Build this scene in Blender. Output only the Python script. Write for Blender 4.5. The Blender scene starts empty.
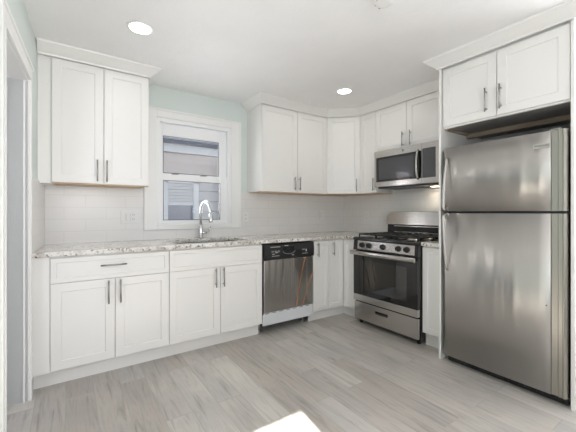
import bpy, bmesh, math, random
from mathutils import Vector, Matrix
random.seed(7)
sc = bpy.context.scene
COL = sc.collection

# ---------------------------------------------------------------- camera
YAW = 0.6042
cam_d = bpy.data.cameras.new('camera'); cam = bpy.data.objects.new('camera', cam_d); COL.objects.link(cam)
cam.location = (-3.1936, -3.2429, 1.175)
cam.rotation_euler = (math.pi / 2, 0, -YAW)
cam_d.sensor_fit = 'HORIZONTAL'; cam_d.sensor_width = 36.0
cam_d.lens = 36.0 * 318.456 / 576.0
cam_d.shift_y = (212.46 - 216.0) / 576.0
cam_d.clip_start = 0.02
sc.camera = cam

# ---------------------------------------------------------------- world, sun, daylight and added fill, exposure
world = bpy.data.worlds.new('sky'); sc.world = world; world.use_nodes = True
bg = world.node_tree.nodes['Background']
bg.inputs['Color'].default_value = (0.80, 0.90, 1.0, 1); bg.inputs['Strength'].default_value = 0.9

sun_d = bpy.data.lights.new('sun', 'SUN'); sun = bpy.data.objects.new('sun', sun_d); COL.objects.link(sun)
sun_d.energy = 34.0; sun_d.angle = math.radians(0.5); sun_d.color = (1.0, 0.965, 0.93)
sun_dir = Vector((0.13, 1.0, -0.689)).normalized()
sun.rotation_euler = sun_dir.to_track_quat('-Z', 'Y').to_euler()

def daylight(name, loc, aim, w, h, power, color):
    d = bpy.data.lights.new(name, 'AREA'); o = bpy.data.objects.new(name, d); COL.objects.link(o)
    d.shape = 'RECTANGLE'; d.size = w; d.size_y = h; d.energy = power; d.color = color
    o.location = loc; o.rotation_euler = Vector(aim).to_track_quat('-Z', 'Y').to_euler()
    return o
daylight('daylight_front', (-2.87, -4.80, 1.50), (0, 1, 0.25), 0.86, 1.12, 38, (0.97, 0.97, 1.0))
daylight('fill_side', (0.20, -3.70, 1.50), (-1, 0, 0.25), 1.20, 1.12, 50, (0.97, 0.97, 1.0))  # fill lamp added at a made-up, unseen window in the right wall
daylight('fill_hall', (-4.94, -2.60, 1.50), (1, 0.8, -0.02), 0.8, 1.1, 18, (0.84, 0.87, 1.0))  # fill lamp added out of view to light the doorway jamb
daylight('daylight_sink', (-2.11, 0.30, 1.60), (0, -1, 0.45), 0.70, 0.95, 26, (0.98, 0.98, 1.0))

vs = sc.view_settings
vs.view_transform = 'Standard'; vs.look = 'None'; vs.gamma = 1.0; vs.use_curve_mapping = False
vs.exposure = -0.25
sc.cycles.max_bounces = 10; sc.cycles.diffuse_bounces = 6; sc.cycles.glossy_bounces = 5
sc.cycles.transparent_max_bounces = 12
sc.cycles.sample_clamp_indirect = 6.0
sc.cycles.use_denoising = True
sc.cycles.caustics_reflective = False; sc.cycles.caustics_refractive = False

# ---------------------------------------------------------------- materials
MATS = {}
def mat(name, color=(.8, .8, .8), rough=.5, metal=0.0, spec=.5, emit=None, estr=1.0, coat=0.0):
    m = bpy.data.materials.new(name); m.use_nodes = True
    b = m.node_tree.nodes['Principled BSDF']
    b.inputs['Base Color'].default_value = (*color, 1)
    b.inputs['Roughness'].default_value = rough
    b.inputs['Metallic'].default_value = metal
    b.inputs['Specular IOR Level'].default_value = spec
    b.inputs['Coat Weight'].default_value = coat
    if emit:
        b.inputs['Emission Color'].default_value = (*emit, 1); b.inputs['Emission Strength'].default_value = estr
    MATS[name] = m
    return m
def nodes(m): return m.node_tree.nodes, m.node_tree.links, m.node_tree.nodes['Principled BSDF']
def coords(m, scale=(1, 1, 1), rot=(0, 0, 0), loc=(0, 0, 0)):
    N, L, b = nodes(m)
    g = N.new('ShaderNodeNewGeometry'); mp = N.new('ShaderNodeMapping')
    mp.inputs['Scale'].default_value = scale; mp.inputs['Rotation'].default_value = rot; mp.inputs['Location'].default_value = loc
    L.new(g.outputs['Position'], mp.inputs['Vector']); return mp.outputs['Vector']
def noise(m, vec, scale=5, detail=3, rough=.5):
    N, L, b = nodes(m); n = N.new('ShaderNodeTexNoise')
    n.inputs['Scale'].default_value = scale; n.inputs['Detail'].default_value = detail; n.inputs['Roughness'].default_value = rough
    L.new(vec, n.inputs['Vector']); return n.outputs['Fac']
def ramp(m, fac, stops):
    N, L, b = nodes(m); r = N.new('ShaderNodeValToRGB')
    e = r.color_ramp.elements
    while len(e) > 1: e.remove(e[-1])
    e[0].position = stops[0][0]; e[0].color = (*stops[0][1], 1)
    for p, c in stops[1:]:
        x = e.new(p); x.color = (*c, 1)
    L.new(fac, r.inputs['Fac']); return r.outputs['Color']
def mix(m, fac, a, b_, mode='MIX'):
    N, L, b = nodes(m); x = N.new('ShaderNodeMix'); x.data_type = 'RGBA'; x.blend_type = mode
    for sock, v in ((x.inputs[0], fac), (x.inputs[6], a), (x.inputs[7], b_)):
        if isinstance(v, (int, float)): sock.default_value = v
        elif isinstance(v, tuple): sock.default_value = (*v, 1)
        else: L.new(v, sock)
    return x.outputs[2]
def bump(m, h, strength=.1, dist=.01):
    N, L, b = nodes(m); x = N.new('ShaderNodeBump')
    x.inputs['Strength'].default_value = strength; x.inputs['Distance'].default_value = dist
    L.new(h, x.inputs['Height']); L.new(x.outputs['Normal'], b.inputs['Normal'])

cab = mat('white_cabinet_paint', (.81, .80, .78), .32)
trimp = mat('white_trim_paint', (.84, .84, .83), .35)
vinyl = mat('white_vinyl', (.86, .87, .88), .3)
paint = mat('pale_aqua_wall_paint', (.67, .735, .71), .55)
bump(paint, noise(paint, coords(paint), 260, 2), .06, .002)
wallw = mat('plain_wall_paint', (.79, .785, .775), .6)
ceil_m = mat('ceiling_paint', (.86, .855, .85), .65)
v = coords(ceil_m)
n1 = noise(ceil_m, v, 60, 4, .6); n2 = noise(ceil_m, v, 2.2, 5, .6)
Nn, Ll, Bb = nodes(ceil_m)
add = Nn.new('ShaderNodeMath'); add.operation = 'MULTIPLY_ADD'; add.inputs[1].default_value = 6.0
Ll.new(n2, add.inputs[0]); Ll.new(n1, add.inputs[2]); bump(ceil_m, add.outputs[0], .35, .004)
Ll.new(mix(ceil_m, noise(ceil_m, v, 3.5, 4, .55), (.83, .825, .82), (.90, .895, .89)), Bb.inputs['Base Color'])

# floor planks (running towards the window wall)
fl = mat('wood_look_floor_tile', (.4, .38, .35), .38)
N, L, B = nodes(fl)
v = coords(fl, (1, 1, 1), (0, 0, math.pi / 2), (0.12, -0.048, 0))
br = N.new('ShaderNodeTexBrick'); L.new(v, br.inputs['Vector'])
br.offset = 0.37; br.offset_frequency = 2; br.squash = 1.0
for k, val in dict(Scale=1.0).items(): br.inputs[k].default_value = val
br.inputs['Mortar Size'].default_value = 0.0022; br.inputs['Mortar Smooth'].default_value = .3; br.inputs['Bias'].default_value = 0.0
br.inputs['Brick Width'].default_value = 0.92; br.inputs['Row Height'].default_value = 0.155
br.inputs['Color1'].default_value = (0, 0, 0, 1); br.inputs['Color2'].default_value = (1, 1, 1, 1); br.inputs['Mortar'].default_value = (.5, .5, .5, 1)
shade = ramp(fl, br.outputs['Color'], [(0, (.455, .422, .385)), (.3, (.505, .475, .438)), (.6, (.530, .507, .476)), (1, (.595, .570, .532))])
# grain: long streaks along y, shifted for every plank
sx = N.new('ShaderNodeVectorMath'); sx.operation = 'MULTIPLY_ADD'
L.new(br.outputs['Color'], sx.inputs[0]); sx.inputs[1].default_value = (7.3, 3.1, 0); L.new(coords(fl, (1, 1, 1)), sx.inputs[2])
mp = N.new('ShaderNodeMapping'); mp.inputs['Scale'].default_value = (24, 2.0, 1); L.new(sx.outputs[0], mp.inputs['Vector'])
wp = N.new('ShaderNodeTexNoise'); wp.inputs['Scale'].default_value = 1.0; wp.inputs['Detail'].default_value = 6; wp.inputs['Roughness'].default_value = .62; wp.inputs['Distortion'].default_value = .9
L.new(mp.outputs['Vector'], wp.inputs['Vector'])
grain = ramp(fl, wp.outputs['Fac'], [(.27, (.62, .60, .58)), (.42, (.92, .915, .91)), (.52, (1.06, 1.06, 1.06)), (.62, (.97, .96, .95)), (.75, (.76, .73, .70))])
c1 = mix(fl, 1.0, shade, grain, 'MULTIPLY')
cl = noise(fl, sx.outputs[0], 2.2, 3, .5)
c2 = mix(fl, 1.0, c1, ramp(fl, cl, [(.3, (.84, .84, .86)), (.7, (1.08, 1.065, 1.04))]), 'MULTIPLY')
c3 = mix(fl, br.outputs['Fac'], c2, (.40, .385, .36))
L.new(c3, B.inputs['Base Color']); bump(fl, wp.outputs['Fac'], .10, .002)

# subway tile: brick on (horizontal, z)
def tile_mat(name, horiz):
    m = mat(name, (.8, .8, .8), .22)
    N, L, B = nodes(m)
    g = N.new('ShaderNodeNewGeometry'); sp = N.new('ShaderNodeSeparateXYZ'); cb = N.new('ShaderNodeCombineXYZ')
    L.new(g.outputs['Position'], sp.inputs[0]); L.new(sp.outputs[horiz], cb.inputs[0]); L.new(sp.outputs['Z'], cb.inputs[1])
    mp = N.new('ShaderNodeMapping'); mp.inputs['Location'].default_value = (0.02, -0.9145, 0); L.new(cb.outputs[0], mp.inputs['Vector'])
    b = N.new('ShaderNodeTexBrick'); L.new(mp.outputs['Vector'], b.inputs['Vector'])
    b.offset = .5; b.inputs['Scale'].default_value = 1.0
    b.inputs['Mortar Size'].default_value = .0016; b.inputs['Mortar Smooth'].default_value = .1; b.inputs['Bias'].default_value = 0
    b.inputs['Brick Width'].default_value = .305; b.inputs['Row Height'].default_value = .1016
    b.inputs['Color1'].default_value = (.78, .775, .765, 1); b.inputs['Color2'].default_value = (.80, .795, .785, 1)
    b.inputs['Mortar'].default_value = (.68, .675, .66, 1)
    L.new(b.outputs['Color'], B.inputs['Base Color'])
    inv = N.new('ShaderNodeMath'); inv.operation = 'SUBTRACT'; inv.inputs[0].default_value = 1; L.new(b.outputs['Fac'], inv.inputs[1])
    bump(m, inv.outputs[0], .25, .0015)
    return m
tile_x = tile_mat('white_subway_tile', 'X'); tile_y = tile_mat('white_subway_tile_side', 'Y')

# granite
gr = mat('white_granite', (.7, .68, .64), .08, 0, .75)
N, L, B = nodes(gr)
v = coords(gr)
g1 = ramp(gr, noise(gr, v, 34, 5, .62), [(.31, (.16, .12, .10)), (.385, (.42, .37, .32)), (.455, (.76, .74, .70)), (.75, (.87, .86, .84))])
g2 = ramp(gr, noise(gr, coords(gr, (1, 1, 1), (0, 0, 0), (3, 1, 2)), 62, 4, .7), [(.375, (.02, .02, .02)), (.425, (1, 1, 1))])
g3 = ramp(gr, noise(gr, coords(gr, (1, 1, 1), (0, 0, 0), (9, 4, 2)), 7, 4, .6), [(.36, (.66, .61, .57)), (.52, (1, 1, 1))])
L.new(mix(gr, 1.0, mix(gr, 1.0, g1, g2, 'MULTIPLY'), g3, 'MULTIPLY'), B.inputs['Base Color'])

def steel_mat(name, color, rough, stretch, metal=1.0, bstr=.05, aniso=0, arot=0):
    m = mat(name, color, rough, metal)
    N, L, B = nodes(m)
    v = coords(m, stretch)
    n = noise(m, v, 1.0, 3, .6)
    r = N.new('ShaderNodeMapRange'); r.inputs[3].default_value = rough * .8; r.inputs[4].default_value = rough * 1.25
    L.new(n, r.inputs[0]); L.new(r.outputs[0], B.inputs['Roughness'])
    bump(m, n, bstr, .0008)
    if aniso:
        tg = N.new('ShaderNodeTangent'); tg.direction_type = 'RADIAL'; tg.axis = 'Z'
        L.new(tg.outputs[0], B.inputs['Tangent']); B.inputs['Anisotropic'].default_value = aniso
        if arot: B.inputs['Anisotropic Rotation'].default_value = arot
    return m
steel_f = steel_mat('brushed_steel_fridge', (.57, .552, .53), .30, (6, 6, 900), aniso=.85, arot=.25)
steel_h = steel_mat('brushed_steel_horizontal', (.52, .50, .475), .22, (6, 6, 900), aniso=.7, arot=.25)
steel_d = steel_mat('brushed_steel_dishwasher', (.46, .44, .42), .22, (6, 6, 900), aniso=.8, arot=.25)
def wavy(m, scale, dist):
    N, L, B = nodes(m)
    old = [n for n in N if n.type == 'BUMP'][0]
    x = N.new('ShaderNodeBump'); x.inputs['Strength'].default_value = 1.0; x.inputs['Distance'].default_value = dist
    L.new(noise(m, coords(m, scale), 1.0, 2, .4), x.inputs['Height']); L.new(x.outputs['Normal'], old.inputs['Normal'])
wavy(steel_f, (4, 7, .25), .012)
wavy(steel_d, (9, 4, .25), .012)
steel_side = mat('grey_appliance_side', (.30, .295, .28), .4, .6)
nickel = mat('brushed_nickel', (.62, .60, .57), .28, 1.0)
pull_m = mat('satin_nickel_pull', (.40, .385, .365), .32, 1.0)
chrome = mat('chrome', (.66, .66, .67), .16, 1.0)
blk = mat('black_plastic', (.012, .012, .014), .3)
blkm = mat('black_enamel', (.015, .015, .017), .22)
iron = mat('cast_iron', (.02, .02, .022), .5)
glassb = mat('black_glass', (.008, .008, .009), .05, 0, .6)
void = mat('dark_recess', (.02, .02, .02), .8)
gask = mat('dark_gasket', (.07, .07, .075), .5)
greyp = mat('grey_plastic', (.25, .25, .26), .4)
wood = mat('birch_plywood', (.62, .47, .31), .55)
L_, = (coords(wood, (3, 40, 3)),)
nodes(wood)[1].new(ramp(wood, noise(wood, L_, 2, 4), [(.3, (.52, .38, .25)), (.7, (.68, .53, .37))]), nodes(wood)[2].inputs['Base Color'])
aged = mat('unfinished_wood_rail', (.34, .27, .20), .6)
shadewood = mat('shaded_cabinet_underside', (.30, .29, .28), .6)  # shadow above the refrigerator put into the underside colour
plate = mat('outlet_plastic', (.78, .78, .77), .35)
slot = mat('outlet_slot', (.12, .12, .12), .5)
whitemet = mat('white_enamel', (.70, .72, .75), .35)
mark = mat('printed_marking', (.62, .62, .62), .5)
orange = mat('orange_strip_color', (.55, .22, .08), .35)  # flat orange for the two thin lines on the dishwasher door
lens = mat('lit_lens', (1, 1, 1), .4, emit=(1, .97, .92), estr=9)
siding = mat('grey_siding', (.50, .49, .50), .6)
beige = mat('beige_board', (.60, .53, .50), .6)
fascia = mat('white_fascia', (.72, .72, .74), .5)
gutter = mat('slate_gutter', (.12, .13, .17), .5)
roofm = mat('slate_roof', (.34, .36, .42), .8)
blind = mat('pale_blind', (.62, .62, .64), .6)
ground_m = mat('outdoor_ground', (.30, .30, .28), .9)
mesh_m = mat('keypad_mesh', (.06, .06, .065), .4)
N, L, B = nodes(mesh_m)
L.new(ramp(mesh_m, noise(mesh_m, coords(mesh_m), 140, 1), [(.45, (.03, .03, .035)), (.6, (.13, .13, .14))]), B.inputs['Base Color'])

def glass_mat(name, tint, refl, rough=.02):
    m = bpy.data.materials.new(name); m.use_nodes = True
    N, L = m.node_tree.nodes, m.node_tree.links
    N.remove(N['Principled BSDF'])
    t = N.new('ShaderNodeBsdfTransparent'); t.inputs[0].default_value = (*tint, 1)
    g = N.new('ShaderNodeBsdfGlossy'); g.inputs['Roughness'].default_value = rough
    lw = N.new('ShaderNodeLayerWeight'); lw.inputs[0].default_value = .35
    mr = N.new('ShaderNodeMapRange'); mr.inputs[3].default_value = refl; mr.inputs[4].default_value = min(1, refl + .5)
    L.new(lw.outputs['Fresnel'], mr.inputs[0])
    x = N.new('ShaderNodeMixShader'); L.new(mr.outputs[0], x.inputs[0]); L.new(t.outputs[0], x.inputs[1]); L.new(g.outputs[0], x.inputs[2])
    L.new(x.outputs[0], N['Material Output'].inputs[0]); return m
pane_m = glass_mat('window_glass', (.97, .98, 1), .04)
oven_glass = glass_mat('tinted_oven_glass', (.22, .21, .20), .10)
micro_glass = glass_mat('tinted_microwave_glass', (.10, .10, .11), .16)

# ---------------------------------------------------------------- mesh builder
class Fr:
    """local frame: a along the run, b outwards, c up"""
    def __init__(s, o, U, N, up=(0, 0, 1)):
        s.o, s.U, s.N, s.Z = Vector(o), Vector(U).normalized(), Vector(N).normalized(), Vector(up)
    def __call__(s, a, b, c): return s.o + s.U * a + s.N * b + s.Z * c
FB = Fr((0, 0, 0), (1, 0, 0), (0, -1, 0))        # window wall:  a = x, b = -y
FR = Fr((0, 0, 0), (0, -1, 0), (-1, 0, 0))       # range wall:   a = -y, b = -x
W = Fr((0, 0, 0), (1, 0, 0), (0, 1, 0))          # world axes

class MB:
    def __init__(s): s.bm = bmesh.new(); s.mi = 0
    def face(s, vs, smooth=False):
        try: f = s.bm.faces.new(vs)
        except ValueError: return
        f.smooth = smooth; f.material_index = s.mi
    def box(s, fr, a0, a1, b0, b1, c0, c1):
        V = [s.bm.verts.new(fr(a, b, c)) for a in (a0, a1) for b in (b0, b1) for c in (c0, c1)]
        for q in ((0, 1, 3, 2), (4, 6, 7, 5), (0, 4, 5, 1), (2, 3, 7, 6), (0, 2, 6, 4), (1, 5, 7, 3)): s.face([V[i] for i in q])
        return s
    def loft(s, rings, smooth=False, cap=True, closed=False):
        R = [[s.bm.verts.new(p) for p in r] for r in rings]; n = len(R[0])
        pairs = list(zip(R, R[1:])) + ([(R[-1], R[0])] if closed else [])
        for A, Bq in pairs:
            for i in range(n): s.face([A[i], A[(i + 1) % n], Bq[(i + 1) % n], Bq[i]], smooth)
        if cap and not closed: s.face(R[0][::-1]); s.face(R[-1])
        return s
    def prism(s, pts0, pts1, smooth=False): return s.loft([pts0, pts1], smooth)
    def tube(s, pts, r, seg=10, r2=None, cap=True):
        pts = [Vector(p) for p in pts]; n = len(pts); rings = []
        prev = None
        for i, p in enumerate(pts):
            d = (pts[min(i + 1, n - 1)] - pts[max(i - 1, 0)]).normalized()
            if prev is None:
                up = Vector((0, 0, 1)) if abs(d.z) < .9 else Vector((1, 0, 0))
                x = d.cross(up).normalized()
            else: x = (prev - d * prev.dot(d)).normalized()
            prev = x; y = d.cross(x)
            rr = r[i] if isinstance(r, (list, tuple)) else r
            ry = rr if r2 is None else r2
            rings.append([p + x * rr * math.cos(t) + y * ry * math.sin(t) for t in [2 * math.pi * k / seg for k in range(seg)]])
        return s.loft(rings, True, cap)
    def lathe(s, c, axis, prof, seg=28):
        """prof: list of (distance along axis, radius)"""
        c = Vector(c); d = Vector(axis).normalized()
        x = d.cross(Vector((0, 0, 1)) if abs(d.z) < .9 else Vector((1, 0, 0))).normalized(); y = d.cross(x)
        return s.loft([[c + d * h + x * r * math.cos(t) + y * r * math.sin(t) for t in [2 * math.pi * k / seg for k in range(seg)]] for h, r in prof], True)
    def shaker(s, fr, a0, a1, c0, c1, b0, th=.019, rail=.057, depth=.007, ch=.004):
        """recessed-panel door / drawer front"""
        def ring(i, b): return [fr(a0 + i, b, c0 + i), fr(a1 - i, b, c0 + i), fr(a1 - i, b, c1 - i), fr(a0 + i, b, c1 - i)]
        bf = b0 + th
        R = [ring(0, b0), ring(0, bf - .0015), ring(.0015, bf), ring(rail, bf), ring(rail + ch, bf - depth)]
        return s.loft(R)
    def build(s, name, m, parent=None, bevel=0, seg=2, origin=None):
        bmesh.ops.recalc_face_normals(s.bm, faces=s.bm.faces[:])
        base = parent.get('_base') if parent else None
        off = Vector(base) if base is not None else Vector(origin if origin else (0, 0, 0))
        if off.length: bmesh.ops.translate(s.bm, verts=s.bm.verts[:], vec=-off)
        me = bpy.data.meshes.new(name); s.bm.to_mesh(me); s.bm.free()
        for mm in (m if isinstance(m, (list, tuple)) else [m]): me.materials.append(mm)
        o = bpy.data.objects.new(name, me); COL.objects.link(o)
        if parent:
            o.parent = parent; o['_base'] = list(off)
        else: o.location = off
        if bevel:
            bv = o.modifiers.new('bevel', 'BEVEL'); bv.width = bevel; bv.segments = seg; bv.limit_method = 'ANGLE'; bv.angle_limit = math.radians(35)
        return o
def thing(name, label, cat, loc, group=None):
    o = bpy.data.objects.new(name, None); COL.objects.link(o); o.location = loc; o['_base'] = list(loc)
    o.empty_display_size = .1
    o['label'] = label; o['category'] = cat
    if group: o['group'] = group
    return o
def tag(o, label, cat, group=None):
    o['label'] = label; o['category'] = cat
    if group: o['group'] = group
    return o
def struct(o): o['kind'] = 'structure'; return o

def bar_pull(parent, fr, p0, p1, b, standoff=.03, r=.0055):
    """bar handle from (a,c) p0 to p1 on the face at outward distance b"""
    (a0, c0), (a1, c1) = p0, p1
    m = MB(); m.tube([fr(a0, b + standoff, c0), fr(a1, b + standoff, c1)], r, 12)
    for t in (.14, .86):
        a, c = a0 + (a1 - a0) * t, c0 + (c1 - c0) * t
        m.tube([fr(a, b - .0005, c), fr(a, b + standoff, c)], .0045, 10)
    return m.build('handle', pull_m, parent)

# ---------------------------------------------------------------- the room
CH = 2.40                                              # ceiling height
def lw(s_, d, z):                                      # left wall: s from the back corner, d into the room
    k = math.hypot(.054, 1.0)
    return Vector((-3.361 - .054 * s_ / k + d / k, -s_ / k - d * .054 / k, z))
FL = Fr(lw(0, 0, 0), lw(1, 0, 0) - lw(0, 0, 0), lw(0, 1, 0) - lw(0, 0, 0))
YF = -4.60                                             # wall behind the camera

m = MB(); m.box(W, -5.0, .12, YF - .12, .12, -.10, 0)
struct(m.build('floor', fl))
m = MB(); m.box(W, -5.0, .12, YF - .12, .12, CH, CH + .12)
struct(m.build('ceiling', ceil_m))
WX0, WX1, WZ0, WZ1 = -2.500, -1.716, 1.055, 2.101      # opening over the sink
m = MB()
m.box(W, -3.6, WX0, 0, .12, 0, CH).box(W, WX1, .12, 0, .12, 0, CH).box(W, WX0, WX1, 0, .12, 0, WZ0).box(W, WX0, WX1, 0, .12, WZ1, CH)
struct(m.build('wall_back', paint))
m = MB(); m.box(W, 0, .12, -3.05, 0, 0, CH).box(W, 0, .12, YF, -4.35, 0, CH).box(W, 0, .12, -4.35, -3.05, 0, .92).box(W, 0, .12, -4.35, -3.05, 2.05, CH)
struct(m.build('wall_right', wallw))
# left wall with the doorway
D0, D1, DH = .694, 1.375, 2.0
m = MB()
m.box(FL, 0, D0 + .004, -.13, 0, 0, CH).box(FL, D0 + .004, D1, -.13, 0, DH, CH).box(FL, D1, 4.62, -.13, 0, 0, CH)
struct(m.build('wall_left', paint))
# doorway lining, stop and casing
m = MB()
m.box(FL, D0 - .006, D0 + .004, -.135, .001, 0, DH).box(FL, D1, D1 + .01, -.135, .001, 0, DH).box(FL, D0, D1, -.135, .001, DH - .008, DH)
m.box(FL, D0 + .004, D0 + .012, -.024, -.014, .0, DH - .008)
struct(m.build('trim_1', trimp))
m = MB()
# far leg (narrow, dies into the cabinets), near leg, head
m.box(FL, .652, D0 - .004, 0, .014, 0, DH + .004)
m.box(FL, D1 + .006, D1 + .100, 0, .016, 0, DH + .004).box(FL, D1 + .078, D1 + .100, .016, .024, 0, DH + .09).box(FL, D1 + .012, D1 + .022, .016, .020, 0, DH + .004)
m.box(FL, .652, D1 + .100, 0, .016, DH + .004, DH + .09).box(FL, .640, D1 + .100, 0, .024, DH + .076, DH + .094)
struct(m.build('trim_2', trimp, bevel=.002))
m = MB(); m.box(FL, .650, D0 + .002, -.001, .017, 0, .135)
struct(m.build('trim_3', trimp, bevel=.002))
m = MB(); m.box(FL, D1 + .101, 4.58, 0, .014, 0, .12)
struct(m.build('baseboard_left', trimp, bevel=.003))
# hallway beyond the doorway, and the wall behind the camera with its window
m = MB()
m.box(W, -5.0, -4.88, YF, -3.05, 0, CH).box(W, -5.0, -4.88, -2.15, .12, 0, CH).box(W, -5.0, -4.88, -3.05, -2.15, 0, .92).box(W, -5.0, -4.88, -3.05, -2.15, 2.08, CH)  # includes an unseen window opening added for the hall fill lamp
m.box(W, -4.88, -3.49, 0, .12, 0, CH)
struct(m.build('wall_hall', wallw))
FWIN = [(-3.30, -2.43, .92, 2.05)]
m = MB()
m.box(W, -5.0, -3.30, YF - .12, YF, 0, CH).box(W, -2.43, .12, YF - .12, YF, 0, CH)
for x0, x1, z0, z1 in FWIN: m.box(W, x0, x1, YF - .12, YF, 0, z0).box(W, x0, x1, YF - .12, YF, z1, CH)
struct(m.build('wall_front', wallw))
m = MB(); m.box(W, -5.0, .12, YF - .12, .12, CH + .121, 5.6)  # unseen mass added over the ceiling to keep sun off the house next door
struct(m.build('sun_block_upper', wallw))
for k, (x0, x1, z0, z1) in enumerate(FWIN):
    m = MB()
    m.box(W, x0 - .09, x0, YF, YF + .018, z0 - .09, z1 + .09).box(W, x1, x1 + .09, YF, YF + .018, z0 - .09, z1 + .09)
    m.box(W, x0, x1, YF, YF + .018, z1, z1 + .09).box(W, x0, x1, YF, YF + .03, z0 - .09, z0)
    struct(m.build('window_%d' % (k + 2), trimp))
m = MB(); m.box(FR, 2.96, 3.05, .0005, .018, .83, 2.14).box(FR, 4.35, 4.44, .0005, .018, .83, 2.14).box(FR, 3.05, 4.35, .0005, .018, 2.05, 2.14).box(FR, 3.05, 4.35, .0005, .03, .83, .92)  # unseen window surround added to go with the side fill lamp
struct(m.build('window_3', trimp))

# ---------------------------------------------------------------- window over the sink
win = bpy.data.objects.new('window_1', None); COL.objects.link(win); win['kind'] = 'structure'; win['_base'] = [-2.1, 0, WZ0]; win.location = (-2.1, 0, WZ0)
m = MB()
OX0, OX1, OZ0, OZ1 = -2.608, -1.607, 1.007, 2.177
m.box(W, OX0, WX0 + .006, -.020, -.0005, OZ0, OZ1).box(W, WX1 - .006, OX1, -.020, -.0005, OZ0, OZ1)
m.box(W, WX0 + .006, WX1 - .006, -.020, -.0005, WZ1 - .006, OZ1).box(W, WX0 + .006, WX1 - .006, -.020, -.0005, OZ0, WZ0 + .004)
m.box(W, OX0, OX0 + .018, -.028, -.020, OZ0, OZ1).box(W, OX1 - .018, OX1, -.028, -.020, OZ0, OZ1).box(W, OX0 + .018, OX1 - .018, -.028, -.020, OZ1 - .018, OZ1)
m.build('window_casing', trimp, win, bevel=.003)
m = MB()
f = .040
m.box(W, WX0, WX0 + f, .0, .118, WZ0, WZ1).box(W, WX1 - f, WX1, .0, .118, WZ0, WZ1).box(W, WX0 + f, WX1 - f, .0, .118, WZ1 - f, WZ1).box(W, WX0 + f, WX1 - f, .0, .118, WZ0, WZ0 + .012)
m.build('window_frame', vinyl, win, bevel=.003)
def sash(name, x0, x1, y0, y1, z0, z1, gx0, gx1, gz0, gz1):
    m = MB()
    m.box(W, x0, gx0, y0, y1, z0, z1).box(W, gx1, x1, y0, y1, z0, z1).box(W, gx0, gx1, y0, y1, z0, gz0).box(W, gx0, gx1, y0, y1, gz1, z1)
    o = m.build(name, vinyl, win, bevel=.0025)
    g = MB(); ym = (y0 + y1) / 2; g.box(W, gx0, gx1, ym - .002, ym + .002, gz0, gz1); g.build('pane', pane_m, o)
    s = MB()                                           # dark glazing gasket
    t = .006
    s.box(W, gx0, gx0 + t, y0 + .001, ym - .003, gz0, gz1).box(W, gx1 - t, gx1, y0 + .001, ym - .003, gz0, gz1).box(W, gx0, gx1, y0 + .001, ym - .003, gz1 - t, gz1).box(W, gx0, gx1, y0 + .001, ym - .003, gz0, gz0 + t)
    s.build('gasket', gask, o)
    return o
sash('upper_sash', WX0 + f, WX1 - f, .050, .080, 1.520, WZ1 - f, -2.423, -1.838, 1.566, 1.938)
lo = sash('lower_sash', WX0 + f, WX1 - f, .012, .044, WZ0 + .012, 1.552, -2.430, -1.838, 1.098, 1.492)
for x in (-2.31, -2.02):
    m = MB(); m.box(W, x - .03, x + .03, .014, .042, 1.552, 1.562).tube([(x - .02, .028, 1.566), (x + .028, .022, 1.570)], .006, 8)
    m.build('sash_lock', greyp, lo)
m = MB(); m.box(W, -2.425, -2.12, .052, .058, 1.566, 1.572); m.build('screen_edge', greyp, lo)

# ---------------------------------------------------------------- house next door, seen through the window
h = thing('neighboring_house', 'grey sided house next door seen through the window over the sink', 'house', (-1, 2.6, -.5))
m = MB()
rings = []
z = -.5
while z < 1.75:                                        # lap siding as a saw-tooth wall
    rings.append([Vector((-6.5, 2.590, z)), Vector((4.5, 2.590, z))]); rings.append([Vector((-6.5, 2.625, z + .172)), Vector((4.5, 2.625, z + .172))]); z += .19
zs = z
for A, Bq in zip(rings, rings[1:]):
    vs_ = [m.bm.verts.new(p) for p in (A[0], A[1], Bq[1], Bq[0])]; m.face(vs_)
m.box(W, -6.5, 4.5, 2.64, 3.4, -.5, 2.4)
m.build('siding_wall', siding, h)
m = MB(); m.box(W, -6.5, 4.5, 2.585, 2.64, zs - .02, 2.235); m.build('upper_board', beige, h)
m = MB(); m.box(W, -6.5, 4.5, 2.52, 2.64, 2.245, 2.39); m.build('fascia', fascia, h)
m = MB(); m.box(W, -6.5, 4.5, 2.46, 2.60, 2.385, 2.455); m.build('gutter', gutter, h, bevel=.02)
m = MB(); m.prism([Vector((-6.5, 2.5, 2.45)), Vector((-6.5, 2.5, 2.48)), Vector((-6.5, 4.4, 3.7)), Vector((-6.5, 4.4, 3.4))], [Vector((4.5, 2.5, 2.45)), Vector((4.5, 2.5, 2.48)), Vector((4.5, 4.4, 3.7)), Vector((4.5, 4.4, 3.4))]); m.build('roof', roofm, h)
m = MB()
m.box(W, -1.96, -1.90, 2.56, 2.6, .55, 1.76)
hx0, hx1 = -1.81, -1.20
m.box(W, hx0 - .03, hx0 + .06, 2.555, 2.6, .50, 1.76).box(W, hx1 - .10, hx1, 2.555, 2.6, .50, 1.76).box(W, hx0, hx1, 2.555, 2.6, 1.70, 1.78).box(W, hx0, hx1, 2.55, 2.6, .45, .53)
m.box(W, hx0 + .06, hx1 - .10, 2.57, 2.6, 1.305, 1.365)
hw = m.build('house_window', fascia, h)
m = MB(); m.box(W, hx0 + .06, hx1 - .10, 2.585, 2.597, .53, 1.305); m.build('pane', mat('dim_house_glass', (.28, .29, .34), .15), hw)
m = MB()
for k in range(6): m.box(W, hx0 + .06, hx1 - .10, 2.580, 2.592, 1.375 + k * .055, 1.418 + k * .055)
m.build('blind', blind, hw)
m = MB(); m.box(W, -12, 10, .13, 8, -.62, -.5); tag(m.build('side_yard', ground_m), 'strip of ground between the kitchen and the grey house', 'ground')

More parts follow.
